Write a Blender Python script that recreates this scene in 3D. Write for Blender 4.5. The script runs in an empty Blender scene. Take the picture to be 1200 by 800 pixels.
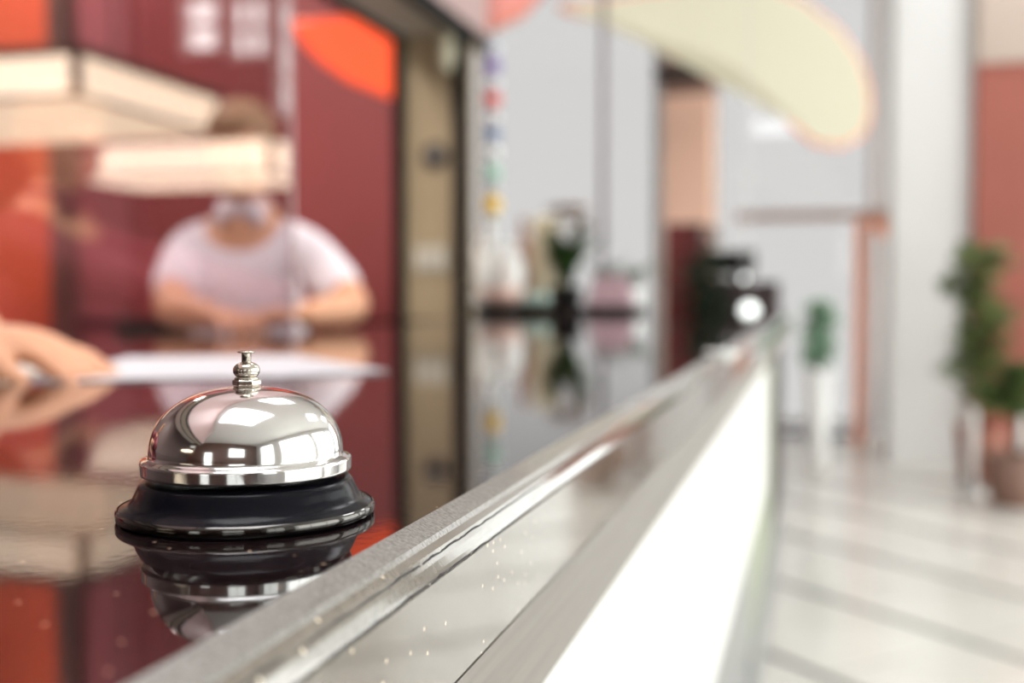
import bpy, bmesh, math, random
from mathutils import Vector, Matrix, noise
random.seed(7)
C = bpy.context.scene
COL = C.collection
# ---------------------------------------------------------------- camera
F, HOR, CZ = 1300.0, 348.0, 1.1736           # focal length in px (1200 wide), horizon row, eye height
YAW = math.atan(355 / F)                      # the counter runs along +Y; the lens looks left of it
PITCH = math.atan((400 - HOR) / F)
FOCUS = 0.365
cd = bpy.data.cameras.new('camera'); cam = bpy.data.objects.new('camera', cd); COL.objects.link(cam)
cam.location = (0, 0, CZ); cam.rotation_euler = (math.pi/2 - PITCH, 0, YAW)
cd.sensor_width = 36; cd.lens = F / 1200 * 36; cd.clip_start = 0.01; cd.clip_end = 200
cd.dof.use_dof = True; cd.dof.focus_distance = FOCUS; cd.dof.aperture_fstop = 5.0
C.camera = cam
# ---------------------------------------------------------------- sky, exposure
W = bpy.data.worlds.new('sky'); C.world = W; W.use_nodes = True
bg = W.node_tree.nodes['Background']; bg.inputs[0].default_value = (1.0, 0.99, 0.975, 1); bg.inputs[1].default_value = 2.85
C.view_settings.view_transform = 'Standard'; C.view_settings.look = 'None'
C.view_settings.exposure = 0.0; C.view_settings.gamma = 1.0; C.view_settings.use_curve_mapping = False
def area(name, loc, rot, sx, sy, power, col=(1, 1, 1)):
    l = bpy.data.lights.new(name, 'AREA'); l.shape = 'RECTANGLE'; l.size = sx; l.size_y = sy; l.energy = power; l.color = col
    o = bpy.data.objects.new(name, l); COL.objects.link(o); o.location = loc; o.rotation_euler = rot
    return o
# daylight entering through the window wall on the lobby side (just outside its panes)
area('window_daylight', (4.55, 3.6, 1.9), (0, math.radians(90), 0), 3.2, 9.5, 260, (1, .985, .96))

# ---------------------------------------------------------------- helpers
def P(px, py, d):
    """A point of the room: picture column and row, and its level distance d (m) ahead of the camera."""
    x = (px - 600) / F; y = (400 - py) / F
    f = math.cos(PITCH) + y * math.sin(PITCH)          # forward (level)
    u = -math.sin(PITCH) + y * math.cos(PITCH)
    k = d / f; r = x * k
    return Vector((r * math.cos(YAW) - d * math.sin(YAW), d * math.cos(YAW) + r * math.sin(YAW), CZ + u * k))
def G(px, d, z):
    p = P(px, 400, d); return Vector((p.x, p.y, z))
def ZZ(py, d): return P(600, py, d).z

def mat(name, col=(.5, .5, .5), rough=.5, metal=0, emit=None, es=1, coat=0, ior=1.5, spec=.5, alpha=None, trans=0):
    m = bpy.data.materials.new(name); m.use_nodes = True
    b = m.node_tree.nodes['Principled BSDF']
    b.inputs['Base Color'].default_value = (*col, 1); b.inputs['Roughness'].default_value = rough
    b.inputs['Metallic'].default_value = metal; b.inputs['IOR'].default_value = ior
    b.inputs['Specular IOR Level'].default_value = spec
    b.inputs['Coat Weight'].default_value = coat; b.inputs['Coat Roughness'].default_value = .03
    b.inputs['Transmission Weight'].default_value = trans
    if emit: b.inputs['Emission Color'].default_value = (*emit, 1); b.inputs['Emission Strength'].default_value = es
    return m
def nz(m, scale=20, c1=None, c2=None, lo=.4, hi=.6, bump=0, bscale=None, stretch=(1, 1, 1), detail=4):
    """procedural colour variation and fine relief"""
    nt = m.node_tree; b = nt.nodes['Principled BSDF']
    tc = nt.nodes.new('ShaderNodeTexCoord'); mp = nt.nodes.new('ShaderNodeMapping'); mp.inputs['Scale'].default_value = stretch
    nt.links.new(tc.outputs['Object'], mp.inputs[0])
    if c1:
        n = nt.nodes.new('ShaderNodeTexNoise'); n.inputs['Scale'].default_value = scale; n.inputs['Detail'].default_value = detail
        r = nt.nodes.new('ShaderNodeValToRGB'); r.color_ramp.elements[0].position = lo; r.color_ramp.elements[1].position = hi
        r.color_ramp.elements[0].color = (*c1, 1); r.color_ramp.elements[1].color = (*c2, 1)
        nt.links.new(mp.outputs[0], n.inputs[0]); nt.links.new(n.outputs[0], r.inputs[0]); nt.links.new(r.outputs[0], b.inputs['Base Color'])
    if bump:
        n2 = nt.nodes.new('ShaderNodeTexNoise'); n2.inputs['Scale'].default_value = bscale or scale; n2.inputs['Detail'].default_value = 3
        bp = nt.nodes.new('ShaderNodeBump'); bp.inputs['Strength'].default_value = bump; bp.inputs['Distance'].default_value = .001
        nt.links.new(mp.outputs[0], n2.inputs[0]); nt.links.new(n2.outputs[0], bp.inputs['Height']); nt.links.new(bp.outputs[0], b.inputs['Normal'])
    return m
def thin_glass(name, tint, refl=.0, fres=True):
    """thin pane: tinted see-through plus mirror reflection by Fresnel"""
    m = bpy.data.materials.new(name); m.use_nodes = True; nt = m.node_tree; nt.nodes.clear()
    o = nt.nodes.new('ShaderNodeOutputMaterial'); t = nt.nodes.new('ShaderNodeBsdfTransparent'); g = nt.nodes.new('ShaderNodeBsdfGlossy')
    t.inputs[0].default_value = (*tint, 1); g.inputs[0].default_value = (1, 1, 1, 1); g.inputs['Roughness'].default_value = .005
    mx = nt.nodes.new('ShaderNodeMixShader'); lw = nt.nodes.new('ShaderNodeFresnel')
    ge = nt.nodes.new('ShaderNodeNewGeometry'); mi = nt.nodes.new('ShaderNodeMapRange')      # same Fresnel on both faces of the pane
    mi.inputs['To Min'].default_value = 1.5; mi.inputs['To Max'].default_value = 1/1.5
    nt.links.new(ge.outputs['Backfacing'], mi.inputs['Value']); nt.links.new(mi.outputs[0], lw.inputs[0])
    ma = nt.nodes.new('ShaderNodeMath'); ma.operation = 'ADD'; ma.inputs[1].default_value = refl; ma.use_clamp = True
    nt.links.new(lw.outputs[0], ma.inputs[0]); nt.links.new(ma.outputs[0], mx.inputs[0])
    nt.links.new(t.outputs[0], mx.inputs[1]); nt.links.new(g.outputs[0], mx.inputs[2]); nt.links.new(mx.outputs[0], o.inputs[0])
    return m

def obj(name, bm, m, parent=None, smooth=False, kind=None, loc=None):
    me = bpy.data.meshes.new(name)
    bmesh.ops.recalc_face_normals(bm, faces=bm.faces[:])
    bm.to_mesh(me); bm.free(); me.materials.append(m)
    for p in me.polygons: p.use_smooth = smooth
    o = bpy.data.objects.new(name, me); COL.objects.link(o)
    if parent: 
        o.parent = parent
        o.matrix_parent_inverse = Matrix.Translation(-parent.location) if parent.type == 'EMPTY' or parent.location.length else Matrix()
    if kind: o['kind'] = kind
    return o
def thing(name, label, cat, loc=(0, 0, 0), group=None):
    o = bpy.data.objects.new(name, None); COL.objects.link(o); o.location = loc; o.empty_display_size = .05
    o['label'] = label; o['category'] = cat
    if group: o['group'] = group
    return o
def tag(o, label, cat, group=None):
    o['label'] = label; o['category'] = cat
    if group: o['group'] = group
    return o
def B(): return bmesh.new()
def box(bm, x0, x1, y0, y1, z0, z1, bev=0, M=None):
    r = bmesh.ops.create_cube(bm, size=1)
    T = Matrix.Translation(((x0+x1)/2, (y0+y1)/2, (z0+z1)/2)) @ Matrix.Diagonal((abs(x1-x0), abs(y1-y0), abs(z1-z0), 1))
    if M: T = M @ T
    bmesh.ops.transform(bm, matrix=T, verts=r['verts'])
    if bev:
        es = list({e for v in r['verts'] for e in v.link_edges})
        bmesh.ops.bevel(bm, geom=es, offset=bev, segments=2, affect='EDGES', profile=.7)
    return bm
def lathe(bm, prof, c=(0, 0, 0), n=48, tilt=None):
    """prof: (radius, z) list"""
    rings = []
    M = Matrix.Translation(c) @ (tilt or Matrix())
    for r, z in prof:
        if r < 1e-6: rings.append([bm.verts.new(M @ Vector((0, 0, z)))])
        else: rings.append([bm.verts.new(M @ Vector((r*math.cos(2*math.pi*i/n), r*math.sin(2*math.pi*i/n), z))) for i in range(n)])
    for a, b in zip(rings, rings[1:]):
        for i in range(n):
            j = (i+1) % n
            if len(a) == 1 and len(b) == 1: continue
            if len(a) == 1: bm.faces.new((a[0], b[i], b[j]))
            elif len(b) == 1: bm.faces.new((a[i], a[j], b[0]))
            else: bm.faces.new((a[i], a[j], b[j], b[i]))
    return bm
def tube(bm, pts, r, n=8, caps=True):
    pts = [Vector(p) for p in pts]; rs = r if isinstance(r, (list, tuple)) else [r]*len(pts); rings = []
    for i, p in enumerate(pts):
        t = (pts[min(i+1, len(pts)-1)] - pts[max(i-1, 0)]).normalized()
        a = t.orthogonal().normalized() if i == 0 else (a - t*a.dot(t)).normalized()
        b = t.cross(a)
        rings.append([bm.verts.new(p + (a*math.cos(2*math.pi*k/n) + b*math.sin(2*math.pi*k/n))*rs[i]) for k in range(n)])
    for A, Bq in zip(rings, rings[1:]):
        for k in range(n): bm.faces.new((A[k], A[(k+1) % n], Bq[(k+1) % n], Bq[k]))
    if caps: bm.faces.new(rings[0][::-1]); bm.faces.new(rings[-1])
    return bm
def prism(bm, poly, ax, a0, a1):
    """poly of 2-D points extruded along axis ax ('x': (y,z), 'y': (x,z), 'z': (x,y))"""
    def mk(p, t): return {'x': (t, p[0], p[1]), 'y': (p[0], t, p[1]), 'z': (p[0], p[1], t)}[ax]
    A = [bm.verts.new(mk(p, a0)) for p in poly]; Bq = [bm.verts.new(mk(p, a1)) for p in poly]
    bm.faces.new(A); bm.faces.new(Bq[::-1]); n = len(poly)
    for i in range(n): bm.faces.new((A[i], A[(i+1) % n], Bq[(i+1) % n], Bq[i]))
    return bm
def struct(name, bm, m, parent=None, smooth=False):
    o = obj(name, bm, m, parent, smooth)
    if not parent: o['kind'] = 'structure'
    return o

# ---------------------------------------------------------------- materials
granite = nz(mat('polished_granite_top', (.012, .008, .008), .035, ior=1.62), 700, (.006, .0035, .004), (.016, .008, .008), .45, .6, bump=.02, bscale=180)
# mica specks
nt = granite.node_tree; b = nt.nodes['Principled BSDF']
vo = nt.nodes.new('ShaderNodeTexVoronoi'); vo.inputs['Scale'].default_value = 330
tcg = nt.nodes.new('ShaderNodeTexCoord'); nt.links.new(tcg.outputs['Object'], vo.inputs['Vector'])
sep = nt.nodes.new('ShaderNodeSeparateColor'); nt.links.new(vo.outputs['Color'], sep.inputs[0])
g1 = nt.nodes.new('ShaderNodeMath'); g1.operation = 'GREATER_THAN'; g1.inputs[1].default_value = .975; nt.links.new(sep.outputs[0], g1.inputs[0])
l1 = nt.nodes.new('ShaderNodeMath'); l1.operation = 'LESS_THAN'; l1.inputs[1].default_value = .22; nt.links.new(vo.outputs['Distance'], l1.inputs[0])
mm = nt.nodes.new('ShaderNodeMath'); mm.operation = 'MULTIPLY'; nt.links.new(g1.outputs[0], mm.inputs[0]); nt.links.new(l1.outputs[0], mm.inputs[1])
mxc = nt.nodes.new('ShaderNodeMix'); mxc.data_type = 'RGBA'; mxc.inputs['B'].default_value = (.55, .38, .26, 1)
src = b.inputs['Base Color'].links[0].from_socket; nt.links.new(src, mxc.inputs['A']); nt.links.new(mm.outputs[0], mxc.inputs['Factor']); nt.links.new(mxc.outputs['Result'], b.inputs['Base Color'])
def speckle(m, scale, thr, rad, col):
    nt = m.node_tree; b = nt.nodes['Principled BSDF']
    vo = nt.nodes.new('ShaderNodeTexVoronoi'); vo.inputs['Scale'].default_value = scale
    tcg = nt.nodes.new('ShaderNodeTexCoord'); nt.links.new(tcg.outputs['Object'], vo.inputs['Vector'])
    sep = nt.nodes.new('ShaderNodeSeparateColor'); nt.links.new(vo.outputs['Color'], sep.inputs[0])
    g1 = nt.nodes.new('ShaderNodeMath'); g1.operation = 'GREATER_THAN'; g1.inputs[1].default_value = thr; nt.links.new(sep.outputs[0], g1.inputs[0])
    l1 = nt.nodes.new('ShaderNodeMath'); l1.operation = 'LESS_THAN'; l1.inputs[1].default_value = rad; nt.links.new(vo.outputs['Distance'], l1.inputs[0])
    mm = nt.nodes.new('ShaderNodeMath'); mm.operation = 'MULTIPLY'; nt.links.new(g1.outputs[0], mm.inputs[0]); nt.links.new(l1.outputs[0], mm.inputs[1])
    mx = nt.nodes.new('ShaderNodeMix'); mx.data_type = 'RGBA'; mx.inputs['B'].default_value = (*col, 1)
    s = b.inputs['Base Color'].links[0].from_socket; nt.links.new(s, mx.inputs['A']); nt.links.new(mm.outputs[0], mx.inputs['Factor']); nt.links.new(mx.outputs['Result'], b.inputs['Base Color'])
edge_m = nz(mat('ground_granite_edge', (.12, .1, .09), .3, coat=.5), 900, (.10, .088, .078), (.26, .24, .22), .35, .65, bump=.35, bscale=500)
face_m = nz(mat('polished_edge_face', (.15, .12, .1), .09, coat=1, ior=1.55), 300, (.11, .088, .066), (.15, .124, .096), .35, .65, bump=.02, bscale=200)
speckle(face_m, 360, .96, .25, (.9, .75, .55))
metal_strip_m = nz(mat('satin_metal_strip', (.3, .28, .25), .42, metal=.3), 300, (.235, .21, .19), (.27, .245, .22), .4, .6, stretch=(1, .02, 1))
white_panel = mat('white_lacquer', (.9, .9, .88), .35)
plinth_m = mat('grey_plinth', (.27, .27, .27), .4)
brown_m = nz(mat('dark_brown_wood', (.09, .045, .035), .4), 8, (.10, .05, .04), (.16, .085, .07), .3, .7, stretch=(6, 6, 1))
greenish = mat('pale_green_panel', (.34, .37, .28), .5)
chrome = mat('polished_chrome', (.80, .79, .78), .10, metal=1); nz(chrome, bump=.012, bscale=60)
nickel = mat('brushed_nickel', (.62, .57, .50), .16, metal=1); nz(nickel, bump=.05, bscale=1500)
bell_black = nz(mat('black_enamel', (.005, .005, .008), .2, spec=.12), bump=.03, bscale=300)
black = mat('black_frame', (.005, .004, .004), .6, spec=.15)
dark = mat('dark_interior', (.02, .015, .015), .6)
olive = nz(mat('olive_tan_panel', (.34, .27, .155), .45), 3, (.36, .27, .165), (.40, .30, .185), .3, .7)
soffit_m = mat('beige_soffit', (.45, .41, .35), .5)
redwall = nz(mat('dark_red_wall', (.45, .05, .06), .45), 1.2, (.24, .040, .042), (.29, .052, .055), .3, .7)
orangewall = nz(mat('orange_red_wall', (.62, .1, .045), .5), 1.5, (.82, .12, .055), (.90, .16, .07), .3, .7)
mauvewall = mat('mauve_red_wall', (.34, .09, .10), .45)
coral = mat('coral_paint', (.85, .3, .2), .5)
fascia_m = mat('greyish_pink_paint', (.38, .26, .25), .5)
orange_gloss = mat('orange_shade', (.95, .11, .035), .35, emit=(1, .12, .04), es=.55)
white_wall = mat('white_plaster', (.78, .78, .76), .6)
grey_wall = mat('pale_grey_wall', (.62, .62, .62), .6)
ceil_m = mat('white_ceiling', (.75, .74, .72), .8)
tile_m = nz(mat('cream_floor_tile', (.66, .63, .58), .16, ior=1.5), 2, (.64, .615, .57), (.70, .675, .63), .3, .7)
grout = mat('dark_grout', (.03, .032, .045), .6)
lampcream = mat('cream_lit_diffuser', (.9, .8, .65), .5, emit=(1, .80, .54), es=1.15)
lampcream2 = mat('bright_lit_diffuser', (.9, .85, .75), .5, emit=(1, .84, .62), es=2.4)
panel_light = mat('ceiling_and_fill_panel_lit', (.9, .9, .95), .5, emit=(.96, .97, 1), es=8)
lampframe = nz(mat('dark_walnut_frame', (.10, .045, .025), .5), 6, (.08, .035, .02), (.15, .07, .04), .3, .7)
paper_m = mat('white_paper', (.62, .60, .63), .7)
paper_c = mat('cream_paper', (.60, .55, .48), .7)
skin_m = nz(mat('warm_skin', (.62, .30, .17), .5), 12, (.60, .28, .155), (.68, .34, .20), .3, .7)
shirt_m = nz(mat('white_cotton_shirt', (.78, .68, .72), .85), 40, (.74, .64, .68), (.82, .72, .75), .3, .7, bump=.3, bscale=25)
maroon_m = mat('maroon_cloth', (.16, .02, .03), .85)
trouser_m = mat('dark_trousers', (.02, .02, .03), .9)
hair_m = nz(mat('brown_hair', (.10, .045, .02), .6), 60, (.28, .14, .07), (.40, .22, .11), .3, .7, bump=.6, bscale=120, stretch=(1, 1, .2))
leaf_m = nz(mat('green_leaf', (.05, .12, .03), .45), 6, (.035, .10, .02), (.09, .19, .05), .3, .7)
leaf_l = nz(mat('grey_green_leaf', (.12, .25, .14), .5), 6, (.40, .60, .44), (.55, .74, .58), .3, .7)
leaf_r = nz(mat('ficus_leaf', (.10, .16, .05), .5), 6, (.08, .14, .04), (.22, .27, .09), .3, .7)
stem_m = mat('brown_stem', (.09, .055, .03), .7)
clear_sky_glass = thin_glass('clear_window_glass', (.96, .98, .97))
dim_glass = thin_glass('grey_tinted_window_glass', (.44, .44, .44))
dim_glass2 = thin_glass('pale_tinted_window_glass', (.50, .50, .50))
booth_glass = thin_glass('reflective_partition_glass', (.93, .9, .92), refl=.18)
alum = mat('light_aluminium', (.6, .6, .6), .3, metal=.8)

# ---------------------------------------------------------------- room shell
XL, XR, YB, YF, ZC = -5.2, 4.2, -5.0, 10.2, 4.2
fl = struct('floor', box(B(), XL, XR, YB, YF, -.12, -.006), grout)
# tiles laid at 45 degrees to the counter; each one lies in the lobby in front of the counter
tb = B(); box(tb, -.318, .318, -.335, .335, -.006, 0, bev=.0)
tile_mesh = bpy.data.meshes.new('tile'); tb.to_mesh(tile_mesh); tb.free(); tile_mesh.materials.append(tile_m)
T = .68; c45 = math.cos(math.pi/4)
ox, oy = 1.0, 3.05
far = B(); cnt = 0
for i in range(-30, 31):
    for j in range(-30, 31):
        x = ox + (i - j) * T * c45; y = oy + (i + j) * T * c45
        if x < XL + .43 or x > XR - .43 or y > YF - .43 or y < YB + .43: continue
        if -.25 < x < 3.6 and .2 < y < 9.9 and cnt < 290:
            t = bpy.data.objects.new('tile', tile_mesh); COL.objects.link(t); t.parent = fl
            t.location = (x, y, 0); t.rotation_euler = (0, 0, math.pi/4); cnt += 1
        else:
            box(far, -.318, .318, -.335, .335, -.006, 0, M=Matrix.Translation((x, y, 0)) @ Matrix.Rotation(math.pi/4, 4, 'Z'))
o = obj('tile_field', far, tile_m, fl); o['kind'] = 'stuff'
struct('ceiling', box(B(), XL-.2, XR+.2, YB-.2, YF+.2, ZC, ZC+.15), ceil_m)
struct('wall_left', box(B(), XL-.2, XL, YB, YF, 0, ZC), mat('dark_taupe_wall', (.10, .07, .07), .6))

def bk(px0, px1, py0, py1, nx, nzz):
    """opening in the wall behind the camera whose mirror image in the glass screen (Y = 1.5) falls on that row and column"""
    x0, x1 = fx(px0, 8.0), fx(px1, 8.0); d = 8.0*math.cos(YAW) - (x0+x1)/2*math.sin(YAW)
    return (x0, x1, ZZ(py1, d), ZZ(py0, d), nx, nzz)
def fx(px, Y=10.2):  return Y * math.tan(math.atan((px-600)/F) - YAW)
def wall_with_holes(name, m, axis, pos, th, a0, a1, holes, glass, frame_m, wn0):
    """wall plane with rectangular openings (a-low, a-high, z-low, z-high, nx, nz); each gets frame, muntins and panes"""
    bm = B(); holes = sorted(holes); cur = a0
    def bx(b_, A0, A1, z0, z1, t0=0, t1=th):
        if A1-A0 < 1e-4 or z1-z0 < 1e-4: return
        if axis == 'x': box(b_, pos+t0, pos+t1, A0, A1, z0, z1)
        else: box(b_, A0, A1, pos+t0, pos+t1, z0, z1)
    for k, (h0, h1, z0, z1, nx, nzz, *gl_) in enumerate(holes):
        pane_m = gl_[0] if gl_ else glass
        bx(bm, cur, h0, 0, ZC); bx(bm, h0, h1, 0, z0); bx(bm, h0, h1, z1, ZC); cur = h1
        w = bpy.data.objects.new('window_%d' % (wn0+k), None); COL.objects.link(w); w['kind'] = 'structure'
        f = .05; s = 1 if th > 0 else -1
        fb = B(); bx(fb, h0, h0+f, z0, z1, .02*s, .09*s); bx(fb, h1-f, h1, z0, z1, .02*s, .09*s); bx(fb, h0+f, h1-f, z0, z0+f, .02*s, .09*s); bx(fb, h0+f, h1-f, z1-f, z1, .02*s, .09*s)
        obj('window_frame', fb, frame_m, w)
        for i in range(1, nx):
            a = h0 + (h1-h0)*i/nx; mb = B(); bx(mb, a-.025, a+.025, z0+f, z1-f, .03*s, .08*s); obj('mullion', mb, frame_m, w)
        for i in range(nx):
            for j in range(nzz):
                A0 = h0 + (h1-h0)*i/nx; A1 = h0 + (h1-h0)*(i+1)/nx; q0 = z0+(z1-z0)*j/nzz; q1 = z0+(z1-z0)*(j+1)/nzz
                gb = B(); bx(gb, max(A0, h0+f-.01), min(A1, h1-f+.01), max(q0, z0+f-.01), min(q1, z1-f+.01), .05*s, .056*s)
                obj('window_pane', gb, pane_m, w)
                if j: 
                    rb = B(); bx(rb, A0+.03, A1-.03, q0-.02, q0+.02, .03*s, .08*s); obj('transom', rb, frame_m, w)
    bx(bm, cur, a1, 0, ZC)
    return struct(name, bm, m)
wall_with_holes('wall_right', white_wall, 'x', XR, .2, YB, YF, [(-4.2, -2.2, .4, 3.6, 2, 2), (-1.4, 2.4, .2, 3.7, 3, 2), (2.9, 6.2, .2, 3.7, 3, 2), (6.7, 9.7, .2, 3.7, 3, 2)], clear_sky_glass, alum, 1)
backwall = nz(mat('brown_panelled_wall', (.10, .05, .04), .5), 2, (.09, .045, .035), (.13, .065, .05), .3, .7)
wall_with_holes('wall_back', backwall, 'y', YB, -.2, XL, XR,
    [bk(150, 178, 215, 325, 1, 2), bk(212, 262, -8, 64, 1, 2), bk(268, 318, -8, 70, 2, 2), bk(322, 346, -8, 138, 1, 3), (-2.3, -1.3, .5, 2.3, 1, 1), (.5, 2.4, 1.6, 3.2, 2, 1)], clear_sky_glass, white_wall, 5)

# far wall: glazing seen through the end of the counter, coral pier, wide bright glazing
def fx(px, Y=10.2):  return Y * math.tan(math.atan((px-600)/F) - YAW)
wall_with_holes('wall_far', grey_wall, 'y', YF, .2, XL, XR,
    [(-3.6, fx(770), .5, 4.1, 1, 1), (fx(832), fx(1026), .03, 4.15, 1, 1), (1.62, 3.9, .1, 4.1, 2, 1, clear_sky_glass)], dim_glass2, grey_wall, 12)

# ---------------------------------------------------------------- reception counter
ctr = thing('reception_counter', 'long polished dark granite reception counter with white front panel and steel band', 'counter', (-.6, 2.0, 0))
Y0, Y1 = -1.5, 5.55
top = B()
prism(top, [(-.126, Y0), (-.126, Y1), (-2.5, Y1), (-2.5, 3.35), (-1.1, 3.35), (-1.1, Y0)], 'z', 1.06, 1.100)
obj('countertop', top, granite, ctr)
eb = B()                      # ground arris: strip, then the eased shoulder
prism(eb, [(-.12605, 1.1), (-.1185, 1.0966), (-.1175, 1.095), (-.1262, 1.09)], 'y', Y0, Y1); obj('edge_chamfer', eb, edge_m, ctr)
eb = B()
prof = [(-.1262, 1.094), (-.1179, 1.0953), (-.1155, 1.0935), (-.1135, 1.091), (-.1122, 1.0885), (-.1118, 1.0872), (-.1262, 1.0872)]
prism(eb, prof, 'y', Y0, Y1); obj('edge_roll', eb, face_m, ctr)
eb = B(); prism(eb, [(-.127, 1.0868), (-.1122, 1.0868), (-.1114, 1.086), (-.1114, 1.049), (-.1124, 1.048), (-.127, 1.048)], 'y', Y0, Y1)
obj('edge_face', eb, face_m, ctr)
# two hairline cracks that run along the rolled edge
for nm, zz, xx, amp in (('hairline_crack', 1.0866, -.1117, .0009), ('hairline_crack', 1.0925, -.1146, .0007)):
    pts = []; y = .02
    while y < 1.6:
        n_ = noise.noise(Vector((y*90, zz*50, 0)))*amp + noise.noise(Vector((y*300, 3, zz)))*amp*.5
        pts.append((xx + n_*.3, y, zz + n_)); y += .0025
    obj(nm, tube(B(), pts, .00035, 5), dark, ctr)
eb = B(); box(eb, -.16, -.112, Y0, Y1-.01, 1.0056, 1.0472, bev=.0015); obj('metal_band', eb, metal_strip_m, ctr)
eb = B(); box(eb, -.16, -.113, Y0, 2.80, .709, 1.005); obj('front_panel', eb, white_panel, ctr)
eb = B(); box(eb, -.5, -.16, Y0, Y1-.06, .02, 1.06); obj('cabinet_body', eb, white_wall, ctr)
eb = B(); box(eb, -.17, -.150, Y0, 2.80, 0, .709); obj('plinth', eb, plinth_m, ctr)
eb = B(); box(eb, -.17, -.153, 2.801, 4.30, .27, 1.005); obj('pale_panel', eb, greenish, ctr)['label'] = 'pale green front panel'
eb = B(); box(eb, -.17, -.151, 4.301, Y1-.03, .27, 1.005); obj('wood_panel', eb, mat('very_dark_wood', (.022, .010, .008), .5), ctr)['label'] = 'dark brown front panel at the far end'
eb = B(); box(eb, -.17, -.143, 2.802, Y1-.03, 0, .27, bev=.002); obj('plinth', eb, plinth_m, ctr)
eb = B(); box(eb, -.9, -.17, Y1-.06, Y1-.03, .02, 1.055); obj('end_panel', eb, greenish, ctr)
eb = B(); box(eb, -2.45, -.95, 3.5, Y1-.06, .0, 1.06); obj('return_body', eb, brown_m, ctr)

# ---------------------------------------------------------------- service bell
bf = P(600, 400, .3741); rt = Vector((math.cos(YAW), math.sin(YAW), 0))
bc = Vector((-math.sin(YAW), math.cos(YAW), 0))*.3741 + rt*(-.0897); bc.z = 1.1000
bell = thing('service_bell', 'chrome reception call bell on a black round base, in sharp focus', 'bell', bc)
lip = [(0, .0002), (.0405, .0002), (.0418, .0006), (.0425, .0016), (.0425, .0030), (.0421, .0036)]
slope = [(.0415, .0040), (.0400, .0046), (.0385, .0056), (.0374, .0070), (.0366, .0086), (.0359, .0102), (.0352, .0116), (.0344, .0126), (.033, .0132), (.028, .0136), (0, .0138)]
obj('base', lathe(B(), lip + slope, bc, 128), bell_black, bell, True)
obj('base_rim', lathe(B(), [(.0424, .0008), (.0427, .0012), (.0427, .0032), (.0424, .0037), (.0419, .0041)], bc, 128), mat('dark_polished_rim', (.10, .095, .09), .08, metal=1), bell, True)
obj('post', lathe(B(), [(.004, .0135), (.004, .043)], bc, 24), nickel, bell, True)
dome = [(.0318, .0153), (.0341, .0150), (.03475, .0152), (.0349, .0156), (.0349, .0160), (.0349, .0188), (.0349, .0192), (.0346, .0196), (.0338, .0200), (.0327, .0203), (.0321, .0208)]
for i in range(1, 40):
    t = i/40*math.pi/2
    e = 2/2.3
    dome.append((.0321*math.cos(t)**e, .0206 + .0229*math.sin(t)**e))
dome.append((0.0, .0435))
inner = [(max(r-.0009, 0), z-.0009) for r, z in dome[10:]][::-1]
obj('dome', lathe(B(), inner + [(.0312, .0156)] + dome, bc, 160), chrome, bell, True)
hexp = lambda r, a=.45: [(r*math.cos(a + k*math.pi/3), r*math.sin(a + k*math.pi/3)) for k in range(6)]
for z0, z1, r in ((.0420, .0437, .0047), (.0439, .0458, .0049)):
    hb = B(); prism(hb, [(x+bc.x, y+bc.y) for x, y in hexp(r)], 'z', bc.z+z0, bc.z+z1)
    bmesh.ops.bevel(hb, geom=hb.edges[:], offset=.00035, segments=1, affect='EDGES')
    obj('hex_nut', hb, nickel, bell)
obj('nut_collar', lathe(B(), [(.0036, .0457), (.0040, .0459), (.0041, .0462), (.0036, .0467)], bc, 40), nickel, bell, True)
ball = [(.0033, .0464)] + [(.0016+.0029*math.cos(t), .0489+.0026*math.sin(t)) for t in [(-1.2+2.4*i/16) for i in range(17)]] + [(.0020, .0516)]
obj('ball_collar', lathe(B(), ball, bc, 48), nickel, bell, True)
obj('plunger', lathe(B(), [(.0016, .0510), (.0016, .0545), (.0018, .0547), (.0029, .0549), (.0031, .0551), (.0030, .0553), (.0015, .0555), (0, .0556)], bc, 40), nickel, bell, True)

# ---------------------------------------------------------------- papers on the counter
def sheet(name, pts, m, z, label):
    bm = B(); prism(bm, [(p.x, p.y) for p in pts], 'z', z, z+.0008)
    return tag(obj(name, bm, m), label, 'paper')
def cp(px, py):                # where the sight line meets the counter top
    d = (CZ-1.1)*F/(py-HOR); return G(px, d, 1.1)
sheet('paper_sheet', [cp(-60, 452), cp(58, 447), cp(130, 428), cp(-10, 428)], paper_c, 1.1003, 'cream paper sheet at the left edge, half under the signing hand')
sheet('paper_sheet', [cp(30, 449), cp(330, 443), cp(455, 436.5), cp(345, 418), cp(150, 420)], paper_m, 1.1012, 'large white form lying flat on the dark counter behind the bell')

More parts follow.
